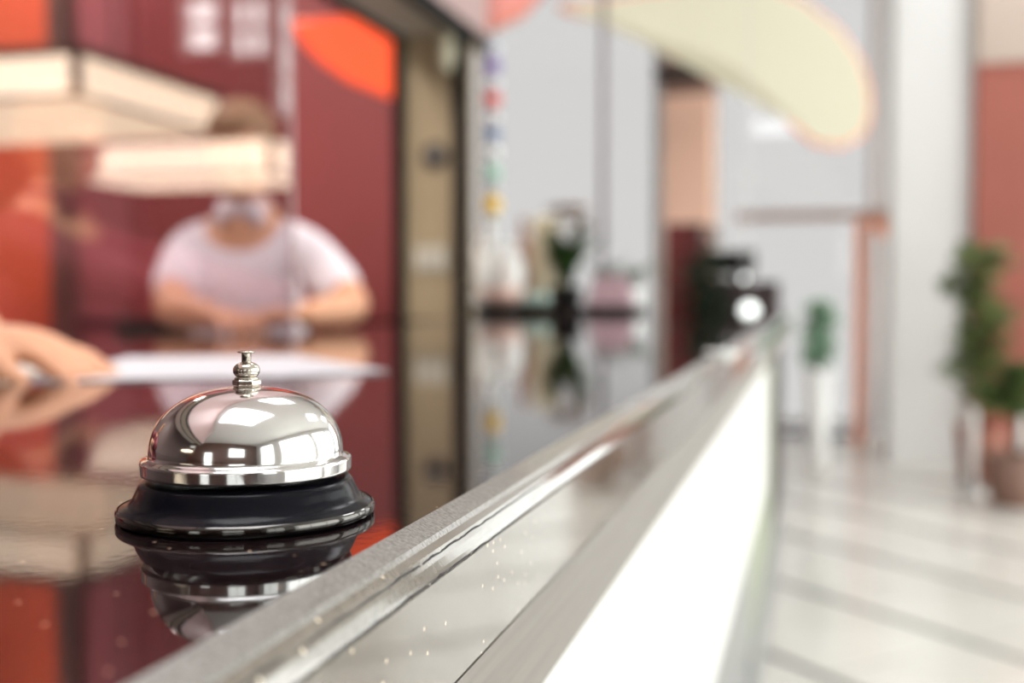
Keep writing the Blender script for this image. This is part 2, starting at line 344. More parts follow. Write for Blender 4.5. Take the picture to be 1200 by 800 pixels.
# ---------------------------------------------------------------- people
def skin_mesh(verts, edges, radii, sub=2):
    me = bpy.data.meshes.new('sk'); me.from_pydata([tuple(v) for v in verts], edges, [])
    o = bpy.data.objects.new('sk', me); COL.objects.link(o)
    s = o.modifiers.new('s', 'SKIN'); s.use_smooth_shade = True
    for i, v in enumerate(me.skin_vertices[0].data):
        r = radii[i]; v.radius = r if isinstance(r, tuple) else (r, r); v.use_root = (i == 0)
    m = o.modifiers.new('u', 'SUBSURF'); m.levels = sub
    dg = bpy.context.evaluated_depsgraph_get(); dg.update()
    ev = o.evaluated_get(dg); out = bpy.data.meshes.new_from_object(ev)
    bpy.data.objects.remove(o); return out
def fuse(meshes, voxel, name, m, parent, smooth_it=4):
    bm = B()
    for me in meshes: bm.from_mesh(me)
    me = bpy.data.meshes.new('f'); bm.to_mesh(me); bm.free()
    o = bpy.data.objects.new('f', me); COL.objects.link(o)
    r = o.modifiers.new('r', 'REMESH'); r.mode = 'VOXEL'; r.voxel_size = voxel
    if smooth_it: s = o.modifiers.new('s', 'SMOOTH'); s.factor = .5; s.iterations = smooth_it
    dg = bpy.context.evaluated_depsgraph_get(); dg.update()
    out = bpy.data.meshes.new_from_object(o.evaluated_get(dg)); bpy.data.objects.remove(o)
    bm = B(); bm.from_mesh(out)
    return obj(name, bm, m, parent, True)
def bm_mesh(bm):
    me = bpy.data.meshes.new('t'); bm.to_mesh(me); bm.free(); return me
def ell(bm, c, rx, ry, rz, M, seg=24):
    r = bmesh.ops.create_uvsphere(bm, u_segments=seg, v_segments=seg//2, radius=1)
    bmesh.ops.transform(bm, matrix=M @ Matrix.Translation(c) @ Matrix.Diagonal((rx, ry, rz, 1)), verts=r['verts'])
def head_mesh(M):
    """head frame: x right, y forward (face), z up, origin at the middle of the skull"""
    bm = B()
    ell(bm, (0, -.012, .03), .075, .092, .085, M); ell(bm, (0, .012, -.035), .060, .072, .078, M)     # skull, face
    ell(bm, (0, .045, -.088), .030, .030, .024, M)                                                    # chin
    ell(bm, (0, .086, -.02), .011, .018, .026, M); ell(bm, (0, .096, -.036), .014, .014, .010, M)     # nose
    ell(bm, (0, .077, .018), .048, .012, .011, M)                                                     # brow
    ell(bm, (0, .078, -.062), .024, .010, .007, M); ell(bm, (0, .076, -.070), .020, .010, .006, M)    # lips
    for s in (-1, 1):
        ell(bm, (s*.040, .058, -.022), .020, .020, .018, M)                                           # cheek
        ell(bm, (s*.076, -.008, -.012), .008, .018, .030, M)                                          # ear
    return bm_mesh(bm)
def hand_mesh(wrist, d, n, curl=.5, scale=1.0, thumb=1):
    """palm + five fingers. d: direction of the fingers, n: back-of-hand normal"""
    d = Vector(d).normalized(); n = (Vector(n) - d*Vector(n).dot(d)).normalized(); s = d.cross(n)*thumb
    w = Vector(wrist); out = []
    V = [w - d*.02*scale, w + d*.02*scale, w + d*.052*scale, w + d*.078*scale]
    out.append(skin_mesh(V, [(0, 1), (1, 2), (2, 3)], [.024*scale, (.032*scale), (.032*scale), (.028*scale)], 1))
    bmp = B(); Mx = Matrix((s.to_4d(), d.to_4d(), n.to_4d(), (0, 0, 0, 1))).transposed(); 
    for i in range(3): Mx[3][i] = 0
    Mx[3][3] = 1; Mx = Matrix.Translation(w + d*.05*scale) @ Mx
    ell(bmp, (0, -.004, 0), .041*scale, .047*scale, .0155*scale, Mx, 16); out = [bm_mesh(bmp)]
    for k, (off, ln) in enumerate(((.031, .072), (.0105, .080), (-.0105, .074), (-.031, .058))):
        a = .12 + k*.04; p = w + (d*.085 + s*off)*scale; V = [w + (d*.045 + s*off*.8)*scale, p]; dirv = (d + s*off*6).normalized()
        for q, fr in enumerate((.45, .32, .23)):
            a += curl*(.35 + .35*q); dv = dirv*math.cos(a) - n*math.sin(a); p = p + dv*ln*fr*scale; V.append(p)
        out.append(skin_mesh(V, [(i, i+1) for i in range(4)], [.0095*scale, .0095*scale, .0088*scale, .0080*scale, .0068*scale], 2))
    V = [w + (d*.02 + s*.018)*scale, w + (d*.045 + s*.045 - n*.008)*scale, w + (d*.075 + s*.056 - n*.016)*scale, w + (d*.10 + s*.052 - n*.022)*scale]
    out.append(skin_mesh(V, [(0, 1), (1, 2), (2, 3)], [.014*scale, .0135*scale, .0115*scale, .0085*scale], 2))
    return out
def person(label, O, ang, arms, headtilt, headyaw, shirt, sleeve, base_z=.80, hands=None, lean=0.0):
    """O: seat position (x, y); ang: facing; arms: two (elbow, wrist, finger dir) in world space"""
    f = Vector((math.cos(ang), math.sin(ang), 0)); u = Vector((-f.y, f.x, 0))        # u = the person's left
    t = thing('person', label, 'person', (O[0], O[1], 0))
    o = Vector((O[0], O[1], 0)); up = Vector((0, 0, 1))
    pel = o + up*base_z; wa = pel + up*.20 + f*lean*.25; ch = pel + up*.38 + f*lean*.7; nk = pel + up*.545 + f*lean*1.05
    V = [pel, wa, ch, nk, nk + up*.05 + f*.012 + f*lean*.2]; E = [(0, 1), (1, 2), (2, 3), (3, 4)]; R = [(.125, .16), (.115, .145), (.125, .165), (.075, .085), .056]
    R = [.150, .135, .148, .09, .055]
    hd = nk + up*.175 + f*(.035 + lean*.3)
    V.append(nk + up*.10 + f*.02 + f*lean*.25); E.append((4, 5)); R.append(.055)
    parts = []; SV = V[:4]; SE = E[:3]; SR = [r+.012 for r in R[:4]]; SR[3] = .075
    body_arms = []; 
    for s, (el, wr, fd, nn, curl) in zip((1, -1), arms):
        sh = nk - up*.060 + u*s*.155
        i = len(V); V += [nk - up*.04 + u*s*.08, sh, (sh+el)/2, Vector(el), (Vector(el)+Vector(wr))/2, Vector(wr)]
        R += [.070, .062, .050, .043, .040, .027]; E += [(3, i), (i, i+1), (i+1, i+2), (i+2, i+3), (i+3, i+4), (i+4, i+5)]
        j = len(SV); m_ = sh.lerp(Vector(el), sleeve) if sleeve <= 1 else Vector(el)
        SV += [nk - up*.04 + u*s*.08, sh, sh.lerp(m_, .5), m_]; SR += [.074, .067, .062, .064]; SE += [(3, j), (j, j+1), (j+1, j+2), (j+2, j+3)]
        if sleeve > 1:
            SV += [Vector(el).lerp(Vector(wr), .5), Vector(el).lerp(Vector(wr), .88)]; SR[-1] = .055; SR += [.052, .040]; SE += [(j+3, j+4), (j+4, j+5)]
        parts += hand_mesh(wr, fd, nn, curl, 1.0, thumb=s)
    # legs
    for s in (1, -1):
        i = len(V); hp = pel - up*.03 + u*s*.09; kn = hp + f*.12 - up*.40; kn = hp + f*.40 - up*.06 + u*s*.03; an = kn - up*.46 - f*.06
        toe = an - up*.03 + f*.13
        V += [hp, kn, an, toe]; R += [.09, .062, .042, .035]; E += [(0, i), (i, i+1), (i+1, i+2), (i+2, i+3)]
    parts.append(skin_mesh(V, E, R, 2))
    r = u * -1
    Mh = Matrix(((r.x, f.x, 0, hd.x), (r.y, f.y, 0, hd.y), (0, 0, 1, hd.z), (0, 0, 0, 1))) @ Matrix.Rotation(headyaw, 4, 'Z') @ Matrix.Rotation(-headtilt, 4, 'X')
    parts.append(head_mesh(Mh))
    fuse(parts, .004, 'body', skin_m, t, 2)
    # shirt with collar
    sm = [skin_mesh(SV, SE, SR, 2)]
    so = fuse(sm, .012, 'shirt', shirt, t, 3)
    cb = B()
    ctr_ = nk + up*.048 + f*.010
    for k in range(2):
        pass
    lathe(cb, [(.066, -.035), (.070, -.01), (.064, .018), (.058, .020), (.060, -.01), (.058, -.035)], ctr_, 32, Matrix.Rotation(.0, 4, 'X'))
    for s in (1, -1):      # collar points lying on the chest
        a = ctr_ + f*.052 + u*s*.012; 
        q = [a + up*.015 + u*s*.038, a + f*.02 + up*.012, a + f*.038 - up*.055 + u*s*.03, a + f*.012 - up*.03 + u*s*.055]
        vs = [cb.verts.new(p) for p in q] + [cb.verts.new(p - f*.008) for p in q]
        cb.faces.new(vs[:4]); cb.faces.new(vs[4:][::-1])
        for i in range(4): cb.faces.new((vs[i], vs[(i+1) % 4], vs[4+(i+1) % 4], vs[4+i]))
    obj('collar', cb, shirt, t, True)
    # trousers
    TV = [pel]; TE = []; TR = [.155]
    for s in (1, -1):
        i = len(TV); hp = pel - up*.03 + u*s*.09; kn = hp + f*.40 - up*.06 + u*s*.03; an = kn - up*.43 - f*.056
        TV += [hp, kn, an]; TR += [.102, .074, .056]; TE += [(0, i), (i, i+1), (i+1, i+2)]
    fuse([skin_mesh(TV, TE, TR, 2)], .015, 'trousers', trouser_m, t, 2)
    # hair cap
    hb = B(); ell(hb, (0, -.024, .044), .082, .092, .086, Mh); ell(hb, (0, -.05, -.005), .074, .062, .066, Mh); ell(hb, (0, .03, .088), .058, .05, .034, Mh)
    for s in (-1, 1): ell(hb, (s*.070, -.006, .03), .014, .03, .035, Mh)
    fuse([bm_mesh(hb)], .008, 'hair', hair_m, t, 2)
    for s in (-1, 1):
        eb_ = B(); ell(eb_, (s*.031, .073, -.002), .012, .011, .008, Mh, 12)
        obj('eye', eb_, mat('eyes', (.04, .02, .015), .2), t, True)
    return t
def stool(O, z, label):
    t = thing('bar_stool', label, 'stool', (O[0], O[1], 0), )
    c = Vector((O[0], O[1], 0))
    obj('seat', lathe(B(), [(0, z-.06), (.17, z-.06), (.19, z-.045), (.19, z-.015), (.17, z), (0, z)], c, 32), trouser_m, t, True)
    obj('column', lathe(B(), [(.025, .03), (.025, z-.05)], c, 16), alum, t, True)
    obj('foot', lathe(B(), [(0, 0), (.22, 0), (.22, .012), (.03, .035), (0, .035)], c, 40), alum, t, True)

O1 = (-1.37, 2.53)
elL = P(418, 383, 2.62); elL.z = 1.148; wrL = P(352, 377, 2.36); wrL.z = 1.135
elR = P(200, 375, 2.55); elR.z = 1.146; wrR = P(252, 384, 2.25); wrR.z = 1.135
rtv = Vector((math.cos(YAW), math.sin(YAW), 0)); fwv = Vector((math.sin(YAW), -math.cos(YAW), 0))
person('person in a white short-sleeved shirt leaning on the counter behind the glass, looking down', O1, YAW - math.pi/2,
       [(elL, wrL, -rtv + fwv*.35, (0, 0, 1), .55), (elR, wrR, rtv*.7 + fwv*.9, (0, 0, 1), .5)], math.radians(24), math.radians(-6), shirt_m, .86, base_z=.80, lean=.05)
stool(O1, .625, 'round stool under the person in the white shirt')
O2 = (-1.66, .86)
h = P(42, 415, 1.02)
e1 = Vector((-1.16, 1.02, 1.148)); w1 = P(-12, 407, 1.03); w1.z = 1.142
e2 = Vector((-1.22, .52, 1.148)); w2 = Vector((-.98, .70, 1.136))
person('person at the left picture edge, hand spread on the papers, maroon long sleeves', O2, math.radians(-2),
       [(e1, w1, (P(110, 425, 1.0) - w1).normalized() + Vector((0, 0, -.05)), (0, 0, 1), .2), (e2, w2, (1, .3, 0), (0, 0, 1), .5)], math.radians(20), 0, maroon_m, 1.2, base_z=.80)
stool(O2, .625, 'round stool under the person in maroon')

# ---------------------------------------------------------------- glass partition on the counter
gp = thing('glass_partition', 'upright clear glass screen standing on the counter in front of the seated person', 'glass screen', (-1.2, 1.5, 1.1))
gx = fx(342, 1.5)
obj('glass_pane', box(B(), -1.75, gx, 1.497, 1.503, 1.1004, 1.95), booth_glass, gp)
obj('polished_edge', box(B(), gx, gx+.003, 1.4965, 1.5035, 1.1004, 1.95), mat('glass_edge', (.42, .26, .26), .2), gp)
# ---------------------------------------------------------------- booth wall: jamb, header, far wall
jY, jX0, jX1 = P(505, 348, 4.6).y, G(460, 4.6, 0).x, G(551, 4.6, 0).x
soz = ZZ(40, 4.6)
jb = struct('wall_booth', box(B(), jX0, jX1, jY, jY+.1, 1.1005, soz), olive)
struct('trim_1', box(B(), jX0-.002, jX0+.042, jY-.03, jY+.02, 1.1005, soz), black)
struct('trim_2', box(B(), jX1-.05, jX1+.006, jY-.03, jY+.03, 1.1005, soz), black)
struct('trim_3', box(B(), jX1-.03, jX1+.006, YB+3, jY+.3, soz-.03, soz+.035), black)
struct('trim_4', box(B(), jX0-.01, jX0+.035, YB+3, jY, soz-.02, soz+.05), black)
hb = struct('wall_header', box(B(), jX0, jX1, YB+3, jY+.3, soz, ZC), fascia_m); 
struct('trim_5', box(B(), jX0+.035, jX1-.03, YB+3, jY, soz-.006, soz), soffit_m)
struct('wall_booth_rear', box(B(), XL, -1.87, 5.75, 5.95, 0, ZC), redwall)
# orange panel, brown post and mauve panel on the booth's rear wall
def bx2(px, Y): return fx(px, Y)
op = obj('wall_panel', box(B(), XL+.01, bx2(62, 5.7), 5.71, 5.748, .3, 3.9), orangewall); tag(op, 'bright orange-red wall panel at the left edge behind the seated person', 'wall panel')
pb = obj('wall_panel', box(B(), bx2(80, 5.7), bx2(150, 5.7), 5.72, 5.748, .3, 3.9), mauvewall); tag(pb, 'narrow mauve-red wall panel right of the brown post', 'wall panel')
struct('trim_6', box(B(), bx2(60, 5.6), bx2(80, 5.6), 5.6, 5.75, 0, ZC), brown_m)
# small fittings on the jamb
k = P(511, 183, 4.6)
t = thing('wall_dial', 'round dark dial halfway up the olive door jamb', 'dial', (k.x, jY, k.z))
RX = Matrix.Rotation(math.pi/2, 4, 'X')
obj('ring', lathe(B(), [(0, 0), (.055, 0), (.055, .012), (.045, .02), (.03, .02), (.028, .012), (0, .012)], (k.x, jY-.0005, k.z), 32, RX), mat('dial_dark', (.06, .045, .035), .4), t, True)
obj('knob', lathe(B(), [(.02, .012), (.02, .03), (.014, .034), (0, .034)], (k.x, jY, k.z), 24, RX), mat('dial_grey', (.25, .22, .2), .4), t, True)
t = thing('switch_plate', 'pale switch plate with three rockers low on the olive jamb', 'light switch', (P(505, 303, 4.6).x, jY, ZZ(303, 4.6)))
a, bq = P(484, 320, 4.6), P(527, 286, 4.6)
obj('plate', box(B(), a.x, bq.x, jY-.010, jY-.0005, a.z, bq.z, bev=.003), mat('plate_beige', (.42, .36, .27), .4), t)
for i in range(3):
    w = (bq.x-a.x)/3; obj('rocker', box(B(), a.x+w*(i+.18), a.x+w*(i+.82), jY-.018, jY-.009, a.z+.02, bq.z-.02, bev=.002), mat('rocker', (.6, .55, .47), .4), t)
a = P(528, 62, 4.6)
t = thing('wall_sconce', 'slim beige lamp at the top right corner of the olive jamb', 'wall lamp', (a.x, jY, a.z))
obj('shade', lathe(B(), [(0, -.09), (.02, -.085), (.032, -.05), (.034, .06), (.028, .08), (0, .085)], (a.x, jY-.036, a.z), 24), mat('sconce', (.6, .55, .4), .4), t, True)
obj('bracket', box(B(), a.x-.012, a.x+.012, jY-.02, jY-.0005, a.z-.03, a.z+.03), nickel, t)

# ---------------------------------------------------------------- box pendant lamps
def box_lamp(x0, x1, y0, y1, z0, z1, m, label, grp='box pendant lamps'):
    t = thing('pendant_lamp', label, 'lamp', ((x0+x1)/2, (y0+y1)/2, z1), grp)
    fb = B(); f = .03
    for x in (x0, x1-f):
        for y in (y0, y1-f): box(fb, x, x+f, y, y+f, z0, z1)
    for z in (z0, z1-f*1.2):
        h = f*.5 if z == z0 else f*1.2
        box(fb, x0, x1, y0, y0+f, z, z+h); box(fb, x0, x1, y1-f, y1, z, z+h); box(fb, x0, x0+f, y0, y1, z, z+h); box(fb, x1-f, x1, y0, y1, z, z+h)
    obj('frame', fb, lampframe, t)
    obj('side_panel', box(B(), x0+f, x1-f, y0+.006, y0+.014, z0+.01, z1-.03), m, t); obj('side_panel', box(B(), x0+f, x1-f, y1-.014, y1-.006, z0+.01, z1-.03), m, t)
    obj('side_panel', box(B(), x0+.006, x0+.014, y0+f, y1-f, z0+.01, z1-.03), m, t); obj('side_panel', box(B(), x1-.014, x1-.006, y0+f, y1-f, z0+.01, z1-.03), m, t)
    obj('bottom_diffuser', box(B(), x0+.02, x1-.02, y0+.02, y1-.02, z0-.004, z0+.006), m, t)
    obj('lid', box(B(), x0+.02, x1-.02, y0+.02, y1-.02, z1-.012, z1-.004), lampframe, t)
    for x in (x0+.2, x1-.2):
        obj('hanging_rod', tube(B(), [(x, (y0+y1)/2, z1-.01), (x, (y0+y1)/2, ZC)], .006, 8), black, t)
a = G(95, 4.0, 0); 
box_lamp(a.x-1.7, a.x, a.y, a.y+1.0, ZZ(113, 4.0), ZZ(50, 4.0), lampcream, 'large cream-lit rectangular pendant lamp with dark wooden frame hanging over the booth at upper left')
box_lamp(-4.2, -2.9, -3.3, -2.6, 1.86, 2.08, lampcream2, 'second lit rectangular pendant lamp, seen reflected in the glass screen', None)
area('booth_rear_fill', (-4.1, 4.9, 4.1), (0, 0, 0), .7, .7, 70, (1, .93, .85))  # added lamp that brightens the booth's rear wall
area('booth_fill', (-3.3, 1.6, 4.1), (0, 0, 0), .9, .9, 150, (1, .93, .85))  # added fill lamp for the booth interior and the jamb
# ceiling light above the bell; the other panels are added, unseen fill lights
for i, (x, y, w, l) in enumerate(((-.25, .25, 1.7, 1.7), (1.6, 4.2, .9, 1.4), (1.6, 7.6, .9, 1.4), (-3.3, 1.6, .9, .9), (-4.1, 4.9, .7, .7), (-.7, 3.3, .7, 1.4))):
    t = thing('ceiling_or_fill_light', ['ceiling light panel above the bell', 'added fill light panel over the lobby floor, nearest', 'added fill light panel over the lobby floor, farthest', 'small added fill light panel inside the booth', 'small added fill light panel near the booth rear wall', 'added fill light panel over the far part of the counter'][i], 'ceiling light', (x, y, ZC), 'ceiling light panels')
    obj('frame', box(B(), x-w/2-.04, x+w/2+.04, y-l/2-.04, y+l/2+.04, ZC-.03, ZC-.0005), alum, t)
    obj('diffuser', box(B(), x-w/2, x+w/2, y-l/2, y+l/2, ZC-.036, ZC-.03), panel_light, t)

# ---------------------------------------------------------------- curved sail lamps
def sail(name, pts, d, m_body, m_rim, label, th=.05, rods=(), rr=.03):
    """curved flat shade hung upright: outline points at distance d, real thickness"""
    Q = [P(x, y, d) for x, y in pts]; c = sum(Q, Vector())/len(Q)
    fw = Vector((-math.sin(YAW), math.cos(YAW), 0))
    t = thing(name, label, 'pendant lamp', c)
    def slab(Q, th, off):
        bm = B(); A = [bm.verts.new(q + fw*(off)) for q in Q]; Bv = [bm.verts.new(q + fw*(off+th)) for q in Q]; n = len(Q)
        f1 = bm.faces.new(A); f2 = bm.faces.new(Bv[::-1])
        for i in range(n): bm.faces.new((A[i], A[(i+1) % n], Bv[(i+1) % n], Bv[i]))
        bmesh.ops.triangulate(bm, faces=[f1, f2]); return bm
    obj('rim', tube(B(), Q + [Q[0]], rr, 8), m_rim, t, True)
    obj('shade', slab(Q, th, -th/2), m_body, t)
    for px, py in rods:
        p = P(px, py, d); obj('hanging_rod', tube(B(), [p, (p.x, p.y, ZC)], .005, 6), alum, t)
cream_glow = mat('cream_glowing_shade', (.5, .48, .36), .5, emit=(.62, .58, .46), es=.35)
sail('pendant_sail', [(655, 9), (700, 4), (760, -6), (840, -14), (900, -12), (940, 4), (980, 35), (1005, 70), (1016, 105), (1017, 135), (1008, 158), (985, 170), (955, 166), (930, 146), (902, 112), (870, 84), (820, 62), (760, 42), (700, 22)], 6.6,
     cream_glow, mat('orange_rim', (.9, .28, .14), .5, emit=(1, .3, .15), es=.35), 'huge crescent-shaped cream pendant shade with orange rim at the top centre right', rods=((760, -5), (930, 0)), rr=.02)
sail('pendant_sail', [(345, 26), (400, 23), (470, 22), (490, 60), (488, 118), (455, 112), (410, 94), (376, 70), (354, 46)], 5.2, orange_gloss, orange_gloss, 'glossy bright orange rounded pendant shade left of the olive jamb', rods=((450, 20),), rr=.012)
sail('pendant_sail', [(500, -20), (640, -10), (610, 16), (570, 34), (530, 30)], 6.4, mat('coral_shade', (.75, .3, .26), .5, emit=(.7, .25, .2), es=.35), coral, 'small coral pendant shade above the olive jamb top right', rods=((560, -12),))

# ---------------------------------------------------------------- far end of the counter: tray, vases, plants
ZT = 1.1362
def place(px, d): return G(px, d, ZT)
tray = B(); p0, p1 = G(556, 5.18, 0), G(742, 5.0, 0)
box(tray, p0.x-.12, p1.x, 4.86, 5.36, 1.1005, 1.136, bev=.006)
tag(obj('display_tray', tray, mat('black_tray', (.012, .009, .009), .25)), 'long black display board carrying the vases and plants at the counter end', 'tray')
def lathe_thing(name, prof, px, d, m, label, cat, n=40, group=None, lid=None):
    c = place(px, d); t = thing(name, label, cat, c, group)
    obj('body', lathe(B(), prof, c, n), m, t, True); return t
ceramic = mat('white_ceramic', (.85, .87, .85), .25, coat=.5); cream_c = mat('cream_ceramic', (.78, .68, .48), .4)
vp = lambda r, h: [(0, .001), (r*.55, .001), (r*.62, .01), (r*.95, h*.35), (r, h*.5), (r*.85, h*.72), (r*.45, h*.88), (r*.5, h), (r*.42, h), (r*.38, h*.88), (r*.3, h*.85), (0, h*.8)]
lathe_thing('ceramic_vase', vp(.075, .36), 571, 5.2, ceramic, 'white bulbous ceramic vase nearest the olive jamb', 'vase')
lathe_thing('ceramic_vase', vp(.06, .29), 600, 5.1, ceramic, 'shorter white ceramic vase, second from the olive jamb', 'vase')
t = lathe_thing('cylinder_vase', [(0, .001), (.068, .001), (.07, .006), (.07, .405), (.066, .41), (.060, .41), (.060, .03), (0, .028)], 640, 5.22, cream_c, 'tall straight cream cylinder vase on the display board', 'vase')
t = lathe_thing('slim_bottle', [(0, .001), (.04, .001), (.044, .02), (.042, .26), (.018, .33), (.015, .40), (.019, .41), (.012, .41), (0, .40)], 613, 5.25, mat('brown_glaze', (.35, .17, .12), .35), 'slim brown glazed bottle just left of the cream cylinder vase', 'bottle')
lathe_thing('round_bowl', [(0, .001), (.05, .001), (.09, .035), (.105, .075), (.1, .075), (.085, .04), (.04, .012), (0, .01)], 588, 4.95, mat('peach_bowl', (.75, .5, .42), .4), 'small peach bowl on the display board in front of white vases', 'bowl')
gl = mat('mint_glass', (.45, .62, .55), .15, coat=1)
for i, (px, d) in enumerate(((620, 4.93), (636, 4.9))):
    c = place(px, d); o = obj('glass_ball', lathe(B(), [(0, .0005)] + [(.03*math.sin(q), .031-.03*math.cos(q)) for q in [math.pi*k/12 for k in range(1, 12)]] + [(0, .061)], c, 20), gl, None, True)
    tag(o, ['mint glass ball left of its twin on the display board', 'mint glass ball right of its twin on the display board'][i], 'ornament', 'glass balls on the display board')
# mauve box with slanted sides
c0 = place(716, 5.05); mb = B()
w0, w1, hh, dd = .105, .072, .13, .06
vs = []
for z, w, dq in ((ZT+.0005, w0, dd), (ZT+hh, w1, dd*.6)):
    for sx, sy in ((-1, -1), (1, -1), (1, 1), (-1, 1)): vs.append(mb.verts.new((c0.x+sx*w, c0.y+sy*dq, z)))
mb.faces.new(vs[:4][::-1]); mb.faces.new(vs[4:])
for i in range(4): mb.faces.new((vs[i], vs[(i+1) % 4], vs[4+(i+1) % 4], vs[4+i]))
bmesh.ops.bevel(mb, geom=mb.edges[:], offset=.004, segments=2, affect='EDGES')
tag(obj('card_box', mb, mat('mauve_card', (.42, .27, .30), .6)), 'mauve box with slanted sides at the right end of the display board', 'box')

def blade(length, width, droop, nseg=8, lift=1.2):
    """a strap leaf starting at origin, heading +x and up, arching over"""
    bm = B(); L = []; a = lift; x = z = 0
    for i in range(nseg+1):
        s = i/nseg; w = width*math.sin(math.pi*min(.98, .12+.86*s))**.7*(1-s*.55)
        L.append((bm.verts.new((x, -w, z+w*.25)), bm.verts.new((x, 0, z)), bm.verts.new((x, w, z+w*.25))))
        x += math.cos(a)*length/nseg; z += math.sin(a)*length/nseg; a -= droop/nseg
    for A, Bq in zip(L, L[1:]):
        for k in range(2): bm.faces.new((A[k], A[k+1], Bq[k+1], Bq[k]))
    for f in bm.faces: f.smooth = True
    r = bmesh.ops.solidify(bm, geom=bm.faces[:], thickness=.0015)
    return bm
def strap_plant(px, d, label, leaves, m, pot_prof, pot_m, pot_h, zbase=ZT, flower=None, name='potted_plant'):
    c = G(px, d, zbase); t = thing(name, label, 'plant', c)
    obj('pot', lathe(B(), pot_prof, c, 32), pot_m, t, True)
    obj('soil', lathe(B(), [(0, pot_h-.012), (pot_prof[3][0]*.85, pot_h-.012), (pot_prof[3][0]*.85, pot_h-.02), (0, pot_h-.02)], c, 24), stem_m, t)
    cache = {}
    for az, ln, w, dr, li in leaves:
        bm = blade(ln, w, dr, 8, li); o = obj('leaf', bm, m, t, True)
        o.matrix_parent_inverse = Matrix(); o.location = (0, 0, pot_h-.015); o.rotation_euler = (0, 0, az)
    if flower: 
        for (dx, dy, z, r) in flower:
            p = c + Vector((dx, dy, z)); fb = B()
            for k in range(6):
                an = k*math.pi/3; M = Matrix.Translation(p) @ Matrix.Rotation(an, 4, 'Z') @ Matrix.Rotation(-.5, 4, 'Y') @ Matrix.Translation((r*.6, 0, 0))
                q = bmesh.ops.create_icosphere(fb, subdivisions=1, radius=1); bmesh.ops.transform(fb, matrix=M @ Matrix.Diagonal((r*.65, r*.3, r*.12, 1)), verts=q['verts'])
            tube(fb, [(c.x, c.y, c.z+pot_h-.01), (c.x+dx*.4, c.y+dy*.4, c.z+z*.6), p], .004, 6)
            obj('flower', fb, mat('rust_flower', (.20, .08, .02), .7), t, True)
    return t
potp = lambda r, h: [(0, .0005), (r*.7, .0005), (r*.75, .01), (r, h), (r*.9, h), (r*.85, h-.02), (0, h-.025)]
rnd = random.Random(3)
strap_plant(664, 5.12, 'leafy plant with rust-brown flowers in a black pot beside the cream vase',
    [(rnd.uniform(0, 6.28), rnd.uniform(.28, .40), .042, rnd.uniform(.5, 1.5), rnd.uniform(1.2, 1.52)) for _ in range(22)], leaf_m, potp(.085, .085), black, .085,
    flower=[(.0, .0, .43, .06), (-.05, .02, .42, .055), (.05, -.02, .42, .06), (.03, .03, .38, .05), (.09, .0, .35, .045)])
strap_plant(708, 5.22, 'small dark green plant behind the mauve box',
    [(rnd.uniform(0, 6.28), rnd.uniform(.18, .26), .022, rnd.uniform(.8, 1.8), rnd.uniform(.9, 1.4)) for _ in range(8)], leaf_m, potp(.05, .09), ceramic, .09)
strap_plant(742, 5.48, 'plant with long thin arching leaves at the right of the display board',
    [(az, ln, .022, 2.6, 1.35) for az, ln in ((.2, .40), (-.4, .34), (2.6, .34), (3.3, .28), (.9, .3), (-1.2, .3))], leaf_m, potp(.055, .12), ceramic, .12, zbase=1.1005)
# glass column behind the vases: bright back-lit curtain shapes come from the windows themselves

# coloured bead string hanging from the header
dS = 4.95; xS = 577
t = thing('bead_string', 'string of coloured lanterns hanging just right of the olive jamb', 'hanging ornament', P(xS, 40, dS))
cols = [(58, (.62, .62, .72), 10), (78, (.22, .14, .42), 15), (98, (.75, .75, .8), 9), (117, (.7, .1, .08), 15), (138, (.75, .72, .72), 9), (158, (.12, .2, .36), 13), (178, (.85, .86, .85), 12), (203, (.35, .62, .48), 16), (225, (.6, .62, .6), 7), (240, (.9, .55, .02), 17), (257, (.8, .8, .7), 7)]
for i, (py, col, hh) in enumerate(cols):
    c = P(xS, py, dS); rz = hh*dS/F*.62; rx = .037
    bm = lathe(B(), [(0, -rz), (rx*.6, -rz*.85), (rx, -rz*.4), (rx, rz*.4), (rx*.6, rz*.85), (0, rz)], c, 16)
    o = obj('lantern', bm, mat('lantern_%d' % i, col, .4), t, True)
    o['label'] = {(.22, .14, .42): 'purple lantern', (.7, .1, .08): 'red lantern', (.12, .2, .36): 'blue lantern', (.35, .62, .48): 'mint green lantern', (.9, .55, .02): 'yellow lantern'}.get(col, 'white lantern')
obj('cord', tube(B(), [P(xS, 262, dS), (P(xS, 40, dS).x, P(xS, 40, dS).y, ZC)], .003, 6), black, t)
p = P(567, 100, 5.0)
tag(obj('hanging_rod', tube(B(), [(p.x, p.y, 1.37), (p.x, p.y, ZC)], .011, 8), brown_m), 'thin dark rod hanging beside the coloured lantern string', 'rod')

# glazed screen mullion (dark steel post) in front of the far windows
p = G(706, 6.0, 0)
tag(obj('steel_post', tube(B(), [(p.x, p.y, 0), (p.x, p.y, ZC)], .018, 16), mat('dull_steel', (.13, .10, .11), .4), None, True), 'thin dark steel post rising behind the vases', 'post')

